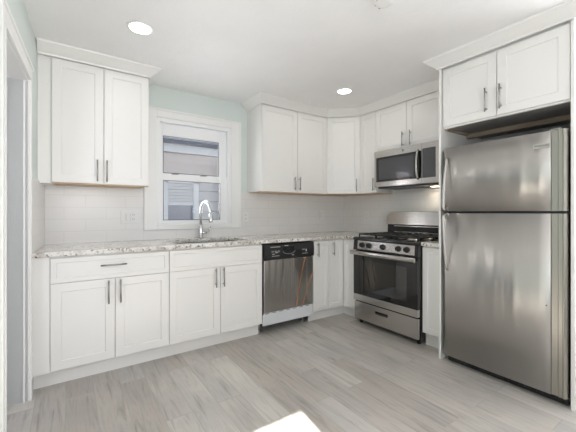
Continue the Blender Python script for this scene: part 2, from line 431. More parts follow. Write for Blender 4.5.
# ---------------------------------------------------------------- tiled backsplash
ZC = .914
m = MB()
ZT = 1.4005
m.box(W, -3.360, OX0 - .002, -.008, -.0005, ZC, ZT).box(W, OX1 + .002, -.001, -.008, -.0005, ZC, ZT).box(W, OX0 - .002, OX1 + .002, -.008, -.0005, ZC, OZ0 - .002)
o = m.build('tile_backsplash', tile_x); tag(o, 'white subway tile backsplash on the window wall', 'backsplash')
m = MB(); m.box(W, -.008, -.0005, -1.83, -.009, ZC, ZT + .02)
tag(m.build('tile_backsplash', tile_y), 'white subway tile backsplash on the wall behind the gas range', 'backsplash')
m = MB(); m.box(FL, .009, .650, .0005, .014, ZC, ZT)
tag(m.build('tile_backsplash', tile_y), 'narrow white tile return on the left wall beside the doorway', 'backsplash')

# ---------------------------------------------------------------- base cabinets
FB_Y = .605; ZB = .1207; ZTOP = .882; TOE = .545
def carcass(fr, a0, a1, parent, depth=FB_Y, z0=.115, z1=ZTOP, back=.010):
    m = MB(); m.box(fr, a0, a1, back, depth, z0, z1); return m.build('cabinet_box', cab, parent)
def toe(fr, a0, a1, parent, b=TOE):
    m = MB(); m.box(fr, a0, a1, b - .016, b, 0, .1145); return m.build('toe_kick', cab, parent)
g = .0024
ZG = .7018
def doorp(fr, a0, a1, c0, c1, b0, parent, handle=None, name='door', rail=.057):
    m = MB(); m.shaker(fr, a0 + g, a1 - g, c0, c1, b0, rail=rail); o = m.build(name, cab, parent)
    if handle: bar_pull(o, fr, handle[0], handle[1], b0 + .019)
    return o
XA, XB, XC, XD, XE, XF, XG = -3.293, -2.9127, -2.5324, -2.102, -1.6802, -1.0619, -.8415
t = thing('base_cabinet', 'white base cabinet at the left end with two doors and a drawer with a handle', 'cabinet', ((XA + XC) / 2, -.3, 0))
carcass(FB, XA, XC - .0005, t); toe(FB, -3.384, XC - .0005, t)
m = MB(); m.box(FB, -3.385, XA - .001, .595, .618, .115, ZTOP); m.build('filler_strip', cab, t)
doorp(FB, XA, XB, ZB, ZG - .003, FB_Y, t, ((-2.955, .523), (-2.955, .690)))
doorp(FB, XB, XC, ZB, ZG - .003, FB_Y, t, ((-2.878, .523), (-2.878, .690)))
doorp(FB, XA, XC, ZG, .868, FB_Y, t, ((-3.004, .800), (-2.839, .800)), 'drawer', .030)
t = thing('sink_cabinet', 'white sink base cabinet under the window with two doors below a plain front', 'cabinet', ((XC + XE) / 2, -.3, 0))
m = MB(); m.box(FB, XC + .0005, XE - .001, .010, FB_Y, .115, .640).box(FB, XC + .0005, XC + .0185, .01, FB_Y, .640, ZTOP).box(FB, XE - .019, XE - .001, .01, FB_Y, .640, ZTOP).box(FB, XC + .0185, XE - .019, FB_Y - .018, FB_Y, .640, ZTOP)
m.build('cabinet_box', cab, t); toe(FB, XC + .0005, XE - .001, t)
doorp(FB, XC, XD, ZB, ZG - .003, FB_Y, t, ((-2.147, .532), (-2.147, .697)))
doorp(FB, XD, XE - .001, ZB, ZG - .003, FB_Y, t, ((-2.076, .532), (-2.076, .697)))
m = MB(); m.shaker(FB, XC + g, XE - .001 - g, ZG, .868, FB_Y, rail=.030); m.build('false_drawer_front', cab, t)
t = thing('base_cabinet', 'narrow white base cabinet with one door right of the dishwasher', 'cabinet', ((XF + XG) / 2, -.3, 0))
carcass(FB, XF + .002, XG - .0005, t); toe(FB, XF + .002, XG - .0005, t)
doorp(FB, XF + .002, XG, ZB, .868, FB_Y, t, ((-1.006, .703), (-1.006, .852)), rail=.05)
t = thing('corner_base_cabinet', 'white corner base cabinet between the narrow cabinet and the gas range', 'cabinet', (-.4, -.4, 0))
m = MB()
P = [(XG, -.010), (-.010, -.010), (-.010, -.829), (-FB_Y, -.829), (-FB_Y, -FB_Y), (XG, -FB_Y)]
m.prism([Vector((x, y, .115)) for x, y in P], [Vector((x, y, ZTOP)) for x, y in P]); m.build('cabinet_box', cab, t)
m = MB(); m.box(FB, XG, -TOE, TOE - .016, TOE, 0, .1145).box(FR, TOE - .016, .829, TOE - .016, TOE, 0, .1145); m.build('toe_kick', cab, t)
doorp(FB, XG, -.6255, ZB, .868, FB_Y, t, ((-.783, .703), (-.783, .855)), rail=.05)
doorp(FR, .6255, .829, ZB, .868, FB_Y, t, rail=.05)
t = thing('base_cabinet', 'slim white base cabinet squeezed between the gas range and the refrigerator', 'cabinet', (-.3, -1.71, 0))
carcass(FR, 1.604, 1.816, t); toe(FR, 1.604, 1.816, t, .57)
doorp(FR, 1.604, 1.816, ZB, .868, FB_Y, t, rail=.045)

# ---------------------------------------------------------------- worktops
def slab(name, outline, hole, label):
    bm = bmesh.new()
    def edge_loop(pts, z): return [bm.verts.new((x, y, z)) for x, y in pts]
    for z in (ZTOP + .0005, ZC):
        loops = [edge_loop(outline, z)] + ([edge_loop(hole, z)] if hole else [])
        es = []
        for l in loops: es += [bm.edges.new((l[i], l[(i + 1) % len(l)])) for i in range(len(l))]
        bmesh.ops.triangle_fill(bm, use_beauty=True, edges=es)
        if z < .9: low = loops
    for a, b_ in zip(low, loops):
        for i in range(len(a)): bm.faces.new([a[i], a[(i + 1) % len(a)], b_[(i + 1) % len(a)], b_[i]])
    m = MB(); m.bm.free(); m.bm = bm
    o = m.build(name, gr, bevel=.003)
    return tag(o, label, 'countertop')
kk = lw(.640, .0, 0)
def rrect(x0, x1, y0, y1, r, n=5):
    P = []
    for cx, cy, a in ((x1 - r, y1 - r, 0), (x0 + r, y1 - r, 90), (x0 + r, y0 + r, 180), (x1 - r, y0 + r, 270)):
        for k in range(n + 1):
            t_ = math.radians(a + 90 * k / n); P.append((cx + r * math.cos(t_), cy + r * math.sin(t_)))
    return P
SX0, SX1, SY0, SY1 = -2.46, -1.76, -.545, -.135
slab('countertop', [(-3.3615, -.0085), (-.0085, -.0085), (-.0085, -.830), (-.640, -.830), (-.640, -.650), (-3.3955, -.650)], rrect(SX0, SX1, SY0, SY1, .05),
     'long L-shaped speckled white granite worktop along the window wall')
slab('countertop', [(-.0085, -1.602), (-.0085, -1.818), (-.640, -1.818), (-.640, -1.602)], None, 'short piece of speckled granite worktop between range and refrigerator')

# sink
t = thing('undermount_sink', 'stainless steel undermount sink below the window', 'sink', ((SX0 + SX1) / 2, -.34, .68))
m = MB()
top = rrect(SX0 - .012, SX1 + .012, SY0 - .012, SY1 + .012, .055); inn = rrect(SX0 - .004, SX1 + .004, SY0 - .004, SY1 + .004, .05); bot = rrect(SX0 + .03, SX1 - .03, SY0 + .03, SY1 - .03, .06)
R = [[Vector((x, y, .8755)) for x, y in top], [Vector((x, y, .8755)) for x, y in inn], [Vector((x, y, .72)) for x, y in inn], [Vector((x, y, .69)) for x, y in bot]]
m.loft(R, True, cap=False)
m.face([m.bm.verts.new(Vector((x, y, .69))) for x, y in bot])
bmesh.ops.remove_doubles(m.bm, verts=m.bm.verts[:], dist=.0001)
m.build('basin', nickel, t)
m = MB(); m.lathe(((SX0 + SX1) / 2, -.34, .6905), (0, 0, 1), [(0, .045), (.003, .045), (.004, .034), (.001, .030)]); m.build('drain', chrome, t)
# faucet
fx, fy = -2.085, -.078
t = thing('pull_down_faucet', 'tall gooseneck chrome faucet standing behind the sink', 'faucet', (fx, fy, ZC))
m = MB(); m.lathe((fx, fy, ZC), (0, 0, 1), [(0, .027), (.006, .027), (.010, .022), (.08, .020), (.13, .017), (.135, .013)]); m.build('body', chrome, t)
pts = [(fx, fy, ZC + .12), (fx, fy, ZC + .27)]
for k in range(1, 13):
    a = math.pi * k / 12; pts.append((fx + .030 * (1 - math.cos(a)) / 2, fy - .095 * (1 - math.cos(a)), ZC + .27 + .095 * math.sin(a)))
pts.append((fx + .030, fy - .190, ZC + .245))
m = MB(); m.tube(pts, .0125, 14); m.build('spout', chrome, t)
m = MB(); m.lathe((fx + .030, fy - .190, ZC + .25), (0.0, -.12, -1), [(0, .014), (.02, .017), (.07, .019), (.085, .018), (.088, .012)]); m.build('spray_head', chrome, t)
m = MB(); m.tube([(fx + .015, fy, ZC + .055), (fx + .060, fy, ZC + .055)], .012, 12).tube([(fx + .060, fy, ZC + .055), (fx + .085, fy - .01, ZC + .058)], .009, 10).tube([(fx + .080, fy - .008, ZC + .055), (fx + .098, fy - .012, ZC + .125)], [.007, .0045], 10)
m.build('lever', chrome, t)

# ---------------------------------------------------------------- wall cabinets
UD = .311; UF = UD; UZ0 = 1.4014; UZ1 = 2.3175
def ubox(fr, a0, a1, parent, z0=UZ0, depth=UD, z1=2.372):
    m = MB(); m.box(fr, a0, a1, .0005, depth, z0 + .002, z1); o = m.build('cabinet_box', cab, parent)
    u = MB(); u.box(fr, a0 + .016, a1 - .016, .01, depth - .019, z0 - .004, z0 + .002).box(fr, a0, a1, depth - .019, depth - .001, z0 - .009, z0 + .002)
    u.build('bottom_panel', wood, parent); return o
U1, U2, U3 = -3.2956, -2.9601, -2.6262
t = thing('wall_cabinet', 'white two-door wall cabinet left of the window', 'cabinet', ((U1 + U3) / 2, -.16, UZ0))
ubox(FB, U1, U3, t)
m = MB(); m.box(FB, -3.377, U1 - .0005, UD - .02, UD + .002, UZ0 - .010, 2.372).box(FB, -3.3605, U1 - .0005, .001, UD - .02, UZ0 - .010, UZ0 + .002); m.build('filler_strip', cab, t)
doorp(FB, U1, U2, UZ0, UZ1, UD, t, ((-3.005, 1.418), (-3.005, 1.586)))
doorp(FB, U2, U3, UZ0, UZ1, UD, t, ((-2.940, 1.418), (-2.940, 1.586)))
R1, R2, R3 = -1.517, -1.0502, -.607
t = thing('wall_cabinet', 'white two-door wall cabinet right of the window', 'cabinet', ((R1 + R3) / 2, -.16, UZ0))
ubox(FB, R1, R3, t)
doorp(FB, R1, R2, UZ0, UZ1, UD, t, ((-1.098, 1.424), (-1.098, 1.574)))
doorp(FB, R2, R3 + .004, UZ0, UZ1, UD, t, ((-1.030, 1.424), (-1.030, 1.574)))
t = thing('corner_wall_cabinet', 'white diagonal corner wall cabinet with a single door', 'cabinet', (-.25, -.25, UZ0))
P = [(-.606, -.0005), (-.0005, -.0005), (-.0005, -.606), (-UD, -.606), (-.606, -UD)]
m = MB(); m.prism([Vector((x, y, UZ0 + .002)) for x, y in P], [Vector((x, y, 2.372)) for x, y in P]); m.build('cabinet_box', cab, t)
Pi = [(-.59, -.012), (-.012, -.012), (-.012, -.59), (-UD, -.59), (-.59, -UD)]
m = MB(); m.prism([Vector((x, y, UZ0 - .004)) for x, y in Pi], [Vector((x, y, UZ0 + .002)) for x, y in Pi]); m.build('bottom_panel', wood, t)
FD = Fr((-.606, -UD, 0), (1, -1, 0), (-1, -1, 0)); dl = (.606 - UD) * math.sqrt(2)
doorp(FD, .014, dl - .014, UZ0, UZ1, .0, t, ((dl - .055, 1.424), (dl - .055, 1.574)))
t = thing('wall_cabinet', 'slim white wall cabinet left of the microwave', 'cabinet', (-.16, -.73, UZ0))
ubox(FR, .607, .8435, t)
doorp(FR, .603, .8435, UZ0, UZ1, UD, t, ((.822, 1.420), (.822, 1.566)), rail=.05)
t = thing('wall_cabinet', 'short white two-door wall cabinet above the microwave', 'cabinet', (-.16, -1.23, 1.847))
m = MB(); m.box(FR, .8445, 1.6400, .0005, UD, 1.847, 2.372); m.build('cabinet_box', cab, t)
doorp(FR, .8445, 1.2399, 1.847, UZ1, UD, t, ((1.204, 1.858), (1.204, 2.010)))
doorp(FR, 1.2399, 1.6400, 1.847, UZ1, UD, t, ((1.294, 1.858), (1.294, 2.010)))
m = MB(); m.box(FR, 1.6565, 1.8185, .0005, UD + .019, 1.40, 2.372); tag(m.build('filler_panel', cab), 'white filler panel between microwave cabinet and refrigerator enclosure', 'panel')

# refrigerator enclosure: side panels and deep cabinet above
PX = .735
m = MB(); m.box(FR, 1.8205, 1.8385, .0005, PX, 0, 2.372); tag(m.build('refrigerator_side_panel', cab, bevel=.001), 'tall white panel between the slim base cabinet and the refrigerator', 'panel')
m = MB(); m.box(FR, 2.6400, 2.6580, .0005, PX, 0, 2.372); tag(m.build('refrigerator_side_panel', cab, bevel=.001), 'tall white panel on the right side of the refrigerator at the photo edge', 'panel')
FCZ = 1.858; FD_B = .701
t = thing('over_refrigerator_cabinet', 'deep white two-door cabinet above the refrigerator', 'cabinet', (-.35, -2.24, FCZ))
m = MB(); m.box(FR, 1.8395, 2.6390, .0005, FD_B, FCZ + .003, 2.372); m.build('cabinet_box', cab, t)
m = MB(); m.box(FR, 1.8395, 2.6390, .05, FD_B - .022, FCZ - .004, FCZ + .003); m.build('bottom_panel', shadewood, t)
m = MB(); m.box(FR, 1.8395, 2.6390, .30, .34, FCZ - .040, FCZ - .004); m.build('support_rail', aged, t)
m = MB(); m.box(FR, 1.8395, 1.868, .341, FD_B - .023, FCZ - .020, FCZ - .004); m.build('support_rail', aged, t)
m = MB(); m.box(FR, 1.8395, 2.6390, FD_B - .022, FD_B, FCZ - .012, FCZ + .003); m.build('bottom_rail', cab, t)
doorp(FR, 1.8440, 2.2360, FCZ, 2.311, FD_B, t, ((2.170, 1.893), (2.170, 2.062)))
doorp(FR, 2.2360, 2.6365, FCZ, 2.311, FD_B, t, ((2.264, 1.893), (2.264, 2.062)))

# crown mouldings
def crown(path, label):
    prof = [(.0, 2.3215), (.010, 2.3215), (.014, 2.333), (.030, 2.345), (.074, 2.384), (.080, 2.386), (.084, 2.3995), (.0, 2.3995)]
    P = [Vector((x, y, 0)) for x, y in path]; rings = []
    for i, p in enumerate(P):
        d0 = (P[i] - P[i - 1]).normalized() if i else None
        d1 = (P[i + 1] - P[i]).normalized() if i < len(P) - 1 else None
        n0 = Vector((d0.y, -d0.x, 0)) if d0 else None; n1 = Vector((d1.y, -d1.x, 0)) if d1 else None
        if n0 is None: n = n1
        elif n1 is None: n = n0
        else: n = (n0 + n1) / (1 + n0.dot(n1))
        rings.append([p + n * o_ + Vector((0, 0, z)) for o_, z in prof])
    m = MB(); m.loft(rings); return tag(m.build('crown_molding', cab), label, 'crown molding')
e = .0195
def crown_left():
    # travel so that the room side lies to the right of the path
    return crown([(-3.376, -UD - e), (U3 + .0008, -UD - e), (U3 + .0008, -.0006)], 'white crown molding on top of the cabinet left of the window')
crown_left()
q = .0195 * math.tan(math.radians(22.5))
crown([(R1 - .0008, -.0006), (R1 - .0008, -UD - e), (-.606 - q, -UD - e), (-UD - e, -.606 - q), (-UD - e, -1.8195), (-PX - .001, -1.8195), (-PX - .001, -2.6590), (-.0006, -2.6590)],
      'long white crown molding running from the window around to the refrigerator')

# ---------------------------------------------------------------- dishwasher
t = thing('dishwasher', 'stainless steel dishwasher with a black control panel under the worktop', 'dishwasher', (-1.371, -.3, 0))
DX0, DX1 = XE + .003, XF - .001
m = MB(); m.box(FB, DX0 + .004, DX1 - .004, .03, .5995, .09, .872); m.build('tub', blk, t)
m = MB(); m.box(FB, DX0 + .012, DX1 - .004, .600, .628, .214, .716); m.build('steel_door', steel_d, t, bevel=.004)
m = MB(); m.box(FB, DX0, DX0 + .0115, .600, .622, .20, .872); m.build('edge_trim', blk, t)
m = MB()
pr_ = [(.600, .720), (.632, .720), (.640, .728), (.642, .80), (.636, .862), (.630, .870), (.600, .870)]
m.prism([FB(DX0 + .012, b, c) for b, c in pr_], [FB(DX1, b, c) for b, c in pr_]); cp = m.build('control_panel', blk, t, bevel=.002)
m = MB()                                               # latch pocket and rim
ring = [FB(-1.385 + .072 * math.cos(a_), .644, .795 + .030 * math.sin(a_)) for a_ in [math.pi * (1 + k / 12) for k in range(13)]]
m.tube(ring, .0035, 8); m.build('latch_rim', greyp, cp)
m = MB(); m.box(FB, -1.45, -1.32, .637, .6435, .800, .838); m.build('latch_handle', glassb, cp, bevel=.003)
for x0, x1, z0, z1 in ((-1.60, -1.49, .838, .843), (-1.585, -1.555, .770, .776), (-1.545, -1.515, .782, .788), (-1.585, -1.50, .752, .756), (-1.395, -1.365, .762, .768), (-1.35, -1.325, .748, .754), (-1.435, -1.395, .845, .850), (-1.22, -1.19, .795, .800), (-1.175, -1.165, .775, .80), (-1.22, -1.15, .755, .758)):
    m = MB(); m.box(FB, x0, x1, .6385, .6430, z0, z1); m.build('printed_mark', mark, cp)
for k in range(3):
    m = MB(); m.box(FB, -1.59 + k * .035, -1.565 + k * .035, .6385, .6445, .790, .805); m.build('button', greyp, cp)
m = MB(); m.box(FB, DX0 + .008, DX1, .6005, .616, .150, .2115); lp = m.build('lower_panel', whitemet, t, bevel=.003)
m = MB(); m.box(FB, DX0 + .008, DX1, .6005, .611, .088, .149); m.build('kick_plate', whitemet, t, bevel=.002)
for k in range(7):
    m = MB(); m.box(FB, DX0 + .03 + k * .082, DX0 + .075 + k * .082, .610, .6170, .200, .2062); m.build('vent_slot', slot, lp)
for x in (DX0 + .03, DX1 - .05):
    m = MB(); m.tube([(x, -.50, .002), (x, -.50, .09)], .009, 10).lathe((x, -.50, 0), (0, 0, 1), [(0, .018), (.012, .018), (.016, .010)]); m.build('leveling_foot', nickel, t)
m = MB(); m.box(FB, DX0 + .01, DX1 - .01, .30, .31, .003, .09); m.build('shade_panel', void, t)  # black sheet standing in for the shade under the tub
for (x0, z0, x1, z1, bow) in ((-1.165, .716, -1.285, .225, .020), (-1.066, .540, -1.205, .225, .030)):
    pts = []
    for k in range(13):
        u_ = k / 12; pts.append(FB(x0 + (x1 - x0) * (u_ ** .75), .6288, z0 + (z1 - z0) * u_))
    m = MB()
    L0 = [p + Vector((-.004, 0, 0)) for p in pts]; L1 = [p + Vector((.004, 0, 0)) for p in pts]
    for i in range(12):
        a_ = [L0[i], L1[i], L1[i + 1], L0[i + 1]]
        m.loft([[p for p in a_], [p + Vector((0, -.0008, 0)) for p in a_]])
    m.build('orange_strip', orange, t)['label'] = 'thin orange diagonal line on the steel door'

# ---------------------------------------------------------------- gas range
t = thing('gas_range', 'stainless steel gas range with black cooktop between the base cabinets', 'stove', (-.35, -1.217, 0))
G0, G1 = .8355, 1.5985; GM = (G0 + G1) / 2
m = MB(); m.box(FR, G0, G1, .02, .640, .035, .895); m.build('body', blkm, t, bevel=.003)
for a_ in (G0 + .04, G1 - .04):
    for b_ in (.08, .60):
        m = MB(); m.lathe(FR(a_, b_, 0), (0, 0, 1), [(0, .018), (.03, .018), (.036, .012)]); m.build('foot', blk, t)
# storage drawer
m = MB(); m.box(FR, G0 + .006, 1.120, .641, .668, .055, .236).box(FR, 1.270, G1 - .006, .641, .668, .055, .236).box(FR, 1.120, 1.270, .641, .668, .055, .160).box(FR, 1.120, 1.270, .641, .668, .190, .236)
dr = m.build('storage_drawer', steel_h, t)
m = MB(); m.box(FR, 1.118, 1.272, .640, .648, .158, .192).box(FR, 1.120, 1.270, .655, .668, .1601, .165); m.build('recessed_pull', blk, dr)
# oven door: steel bottom rail, black glass with clear window
m = MB(); m.box(FR, G0 + .003, G1 - .003, .644, .682, .250, .318); od = m.build('oven_door', steel_h, t, bevel=.003)
m = MB(); m.box(FR, G0 + .003, .955, .644, .680, .319, .770).box(FR, 1.485, G1 - .003, .644, .680, .319, .770).box(FR, .955, 1.485, .644, .680, .319, .368).box(FR, .955, 1.485, .644, .680, .680, .770)
m.build('door_glass_surround', glassb, od)
m = MB(); m.box(FR, .955, 1.485, .672, .679, .368, .680); m.build('window_pane', oven_glass, od)
m = MB()                                                # oven cavity seen through the pane
cav = mat('oven_enamel', (.10, .10, .11), .45); N, L, B = nodes(cav)
L.new(ramp(cav, noise(cav, coords(cav), 90, 3), [(.45, (.05, .045, .045)), (.62, (.35, .32, .30))]), B.inputs['Base Color'])
m.box(FR, .958, 1.482, .6405, .644, .37, .678); m.build('oven_cavity', cav, od)
m = MB()
for z_ in (.455, .565):
    m.tube([FR(.965, .660, z_), FR(1.475, .660, z_)], .003, 8)
    for k in range(16): m.tube([FR(.98 + k * .0325, .648, z_ + .004), FR(.98 + k * .0325, .664, z_ + .002)], .0018, 6)
m.build('oven_rack', nickel, od)
m = MB()
hp = [(G0 + .012, .722), (G1 - .012, .722)]
m.tube([FR(G0 + .004 + .757 * k / 16, .728 + .012 * math.sin(math.pi * k / 16), .758) for k in range(17)], .015, 14, r2=.022)
for a_ in (G0 + .035, G1 - .035): m.box(FR, a_ - .018, a_ + .018, .679, .724, .744, .768)
m.build('door_handle', steel_h, od, bevel=.002)
# control panel and rolled front edge
m = MB()
cpf = [(.641, .778), (.684, .780), (.673, .886), (.641, .890)]
m.prism([FR(G0, b, c) for b, c in cpf], [FR(G1, b, c) for b, c in cpf]); cpn = m.build('control_panel', blkm, t, bevel=.002)
m = MB(); sf = [(.6830, .795), (.6855, .795), (.6775, .880), (.675, .880)]
for a0_, a1_ in ((G0 + .060, G1 - .030),): m.prism([FR(a0_, b, c) for b, c in sf], [FR(a1_, b, c) for b, c in sf])
m.build('steel_fascia', steel_h, cpn)
m = MB(); ed = [(.03, .898), (.655, .898), (.668, .890), (.684, .889), (.692, .893), (.690, .902), (.676, .914), (.650, .918), (.03, .918)]
m.prism([FR(G0 - .0, b, c) for b, c in ed], [FR(G1 + .0, b, c) for b, c in ed]); ck = m.build('cooktop', blkm, t, bevel=.002)
kn = Vector((-.686 + .6765, 0, .085)).normalized()      # face direction of the sloping panel
for a_ in (.958, 1.048, 1.222, 1.398, 1.486):
    c0 = FR(a_, .678, .838); ax = Vector((-1, 0, .11)).normalized()
    m = MB(); m.lathe(c0, ax, [(0, .029), (.004, .029), (.008, .024), (.028, .021), (.031, .016)], 20)
    k_ = m.build('knob', blk, cpn)
    m = MB(); p = c0 + ax * .034; m.box(Fr(p, (0, -1, 0), ax), -.004, .004, -.008, .004, -.017, .017); m.build('knob_grip', blk, k_, bevel=.001)
# burners
for a_, b_, r in ((1.00, .25, .040), (1.00, .50, .046), (1.43, .25, .046), (1.43, .50, .040), (GM, .38, .038)):
    m = MB(); m.lathe(FR(a_, b_, .9175), (0, 0, 1), [(0, r + .018), (.004, r + .014), (.008, r), (.016, r)], 24); bu = m.build('burner_base', nickel, t)
    m = MB(); m.lathe(FR(a_, b_, .9335), (0, 0, 1), [(0, r - .002), (.003, r + .002), (.007, r), (.009, r - .008)], 24); m.build('burner_cap', iron, bu)
def grate(a0, a1, b0, b1):
    m = MB(); z = .945; w = .0085
    def bar(p, q_): m.tube([FR(*p, z), FR(*q_, z)], w, 6)
    for p, q_ in (((a0, b0), (a1, b0)), ((a0, b1), (a1, b1)), ((a0, b0), (a0, b1)), ((a1, b0), (a1, b1)), ((a0, (b0 + b1) / 2), (a1, (b0 + b1) / 2))): bar(p, q_)
    am = (a0 + a1) / 2
    for bc in (b0 + (b1 - b0) * .25, b0 + (b1 - b0) * .75):
        for s_ in (-1, 1):
            m.tube([FR(am + s_ * (a1 - a0) / 2, bc, z), FR(am + s_ * .035, bc, z + .006)], w, 6)
            m.tube([FR(am, bc + s_ * (b1 - b0) / 4, z), FR(am, bc + s_ * .03, z + .006)], w, 6)
    for a_ in (a0, a1):
        for b_ in (b0, (b0 + b1) / 2, b1): m.tube([FR(a_, b_, z), FR(a_, b_, .9185)], w, 6)
    return m.build('grate', iron, t)
grate(G0 + .035, GM - .130, .135, .625); grate(GM - .118, GM + .118, .135, .625); grate(GM + .130, G1 - .035, .135, .625)
# backguard
m = MB(); m.box(FR, G0 + .004, G1 - .004, .015, .120, .919, 1.045); m.build('backguard_base', blkm, t, bevel=.004)
m = MB()
prof = [(G0 + .012, 1.040)]
for k in range(9):
    a_ = math.pi * (1 - k / 16); prof.append((G0 + .085 + .075 * math.cos(a_), 1.110 + .068 * math.sin(a_)))
prof.append((GM, 1.190))
for k in range(9):
    a_ = math.pi * (.5 - k / 16); prof.append((G1 - .085 + .075 * math.cos(a_), 1.110 + .068 * math.sin(a_)))
prof.append((G1 - .012, 1.040))
m.prism([FR(a_, .015, c) for a_, c in prof], [FR(a_, .155 - (c - 1.04) * .16, c) for a_, c in prof]); bgd = m.build('backguard_panel', steel_h, t, bevel=.004)
m = MB(); m.box(FR, G0 + .10, G1 - .06, .1205, .128, 1.020, 1.028).box(FR, G0 + .10, G1 - .06, .1205, .126, .955, .962); m.build('vent_trim', steel_h, t)

# ---------------------------------------------------------------- microwave
t = thing('over_range_microwave', 'stainless steel microwave mounted under the short cabinet above the range', 'microwave', (-.19, -1.242, 1.43))
M0, M1 = .870, 1.655; MZ0, MZ1 = 1.455, 1.8455
m = MB(); m.box(FR, M0, M1, .01, .355, MZ0, MZ1); m.build('body', steel_side, t)
m = MB(); m.box(FR, M0, 1.444, .356, .385, MZ0 + .002, 1.508).box(FR, M0, 1.444, .356, .385, 1.775, MZ1 - .001).box(FR, M0, .895, .356, .385, 1.508, 1.775)
md = m.build('door', steel_h, t)
m = MB(); m.box(FR, .895, 1.4435, .357, .3845, 1.508, 1.775); m.build('window_surround', glassb, md)
m = MB(); m.box(FR, .93, 1.36, .3848, .3862, 1.53, 1.75); m.build('window_mesh', mat('smoked_glass', (.05, .05, .055), .06, 0, .8), md)
m = MB(); hp_ = [FR(1.408, .386 + .034 * math.sin(math.pi * k / 14) ** .6, 1.500 + .285 * k / 14) for k in range(15)]
m.tube(hp_, .011, 12, r2=.008); m.build('handle', steel_h, md)
m = MB(); m.lathe(FR(1.235, .3853, 1.810), (-1, 0, 0), [(0, .013), (.002, .013), (.0025, .011)], 24); m.build('round_emblem', greyp, md)
m = MB(); m.box(FR, 1.446, 1.452, .356, .385, MZ0 + .002, MZ1 - .001).box(FR, 1.588, M1, .356, .385, MZ0 + .002, MZ1 - .001).box(FR, 1.452, 1.588, .356, .385, MZ0 + .002, 1.508).box(FR, 1.452, 1.588, .356, .385, 1.790, MZ1 - .001)
cpm = m.build('control_panel', steel_h, t)
m = MB(); m.box(FR, 1.452, 1.588, .357, .386, 1.508, 1.790); m.build('keypad', mesh_m, cpm)
m = MB(); m.box(FR, M0 + .02, M1 - .02, .02, .345, MZ0 - .016, MZ0); m.build('underside_vent', blk, t)
m = MB(); m.box(FR, 1.40, 1.48, .10, .16, MZ0 - .019, MZ0 - .016); m.build('task_lamp', mat('warm_lens', (1, .9, .7), .4, emit=(1, .78, .5), estr=10), t)
ld = bpy.data.lights.new('microwave_task_light', 'AREA'); lo_ = bpy.data.objects.new('microwave_task_light', ld); COL.objects.link(lo_)
ld.shape = 'RECTANGLE'; ld.size = .08; ld.size_y = .06; ld.energy = .8; ld.color = (1, .85, .65); lo_.location = FR(1.44, .13, MZ0 - .021)

# ---------------------------------------------------------------- refrigerator
t = thing('refrigerator', 'stainless steel top-freezer refrigerator in the white enclosure', 'refrigerator', (-.4, -2.25, 0))
F0, F1, FF = 1.8720, 2.6300, .765
m = MB(); m.box(FR, F0 + .004, F1 - .004, .03, .695, .03, 1.665); m.build('body', steel_side, t, bevel=.004)
edge_m = mat('grey_door_edge', (.36, .345, .31), .3, 1.0)  # darker tone for the grooved faces at the right door edge
def fdoor(z0, z1):
    pl = [(F0, .700), (F0, .735)]
    for k in range(1, 9): a_ = math.pi / 2 * k / 8; pl.append((F0 + .018 * (1 - math.cos(a_)) , .735 + (FF - .008 - .735) * math.sin(a_)))
    n = 10
    for k in range(1, n + 1): u_ = k / n; pl.append((F0 + .018 + (F1 - F0 - .098) * u_, FF - .008 + .003 * math.sin(math.pi * u_)))
    nf = len(pl)
    pl += [(F1 - .076, FF - .014), (F1 - .047, FF - .017), (F1 - .043, FF - .010), (F1 - .024, FF - .012), (F1 - .021, FF - .008), (F1 - .016, FF - .008), (F1 - .006, FF - .016)]
    pl += [(F1, .735), (F1, .700)]
    m = MB(); R = [[FR(a_, b_, z0) for a_, b_ in pl], [FR(a_, b_, z1) for a_, b_ in pl]]
    V = [[m.bm.verts.new(p) for p in r] for r in R]; n = len(pl)
    for i in range(n):
        m.mi = 1 if i >= nf - 1 else 0
        m.face([V[0][i], V[0][(i + 1) % n], V[1][(i + 1) % n], V[1][i]], 1 <= i < nf - 1)
    m.mi = 0
    m.face(V[0][::-1]); m.face(V[1]); return m
fz = fdoor(1.184, 1.677).build('freezer_door', [steel_f, edge_m], t)
fr_ = fdoor(.060, 1.168).build('fresh_food_door', [steel_f, edge_m], t)
m = MB(); m.box(FR, F0 + .01, F1 - .01, .69, .725, 1.166, 1.186); m.build('door_gap_seal', blk, t)
m = MB(); m.box(FR, F0 + .01, F1 - .01, .62, .706, .006, .058); kg = m.build('toe_grille', blk, t, bevel=.002)
m = MB()
for k in range(20): m.box(FR, F0 + .06 + k * .032, F0 + .08 + k * .032, .7055, .708, .020, .044)
m.build('grille_slots', blk, kg)
m = MB(); m.box(FR, F1 - .09, F1 - .03, .64, .745, 1.678, 1.690); m.build('hinge_cover', steel_side, t, bevel=.003)
for a_ in (F0 + .06, F1 - .04):
    m = MB(); m.lathe(FR(a_, .66, 0), (0, 0, 1), [(0, .02), (.006, .02), (.010, .012)]); m.build('foot', nickel, t)
def fhandle(za, zb, door):
    """bowed flat bar: za at the free end, zb next to the gap between the doors"""
    m = MB(); n = 16; rings = []
    for k in range(n + 1):
        u_ = k / n; z_ = za + (zb - za) * u_
        out = .006 + .048 * math.sin(math.pi * min(1, u_ * .62 + .0)) ** .9
        if u_ > .93: out -= .0
        w = .0075 + .0035 * u_; th_ = .008
        c = F0 + .032
        rings.append([FR(c + w * math.cos(q_), FF - .006 + out + th_ * math.sin(q_), z_) for q_ in [2 * math.pi * j / 12 for j in range(12)]])
    m.loft(rings, True)
    m.box(FR, F0 + .023, F0 + .041, FF - .012, FF + .030, *sorted((zb, zb + (.030 if za > zb else -.030))))
    return m.build('handle', steel_f, door, bevel=0)
fhandle(1.600, 1.192, fz); fhandle(.725, 1.160, fr_)
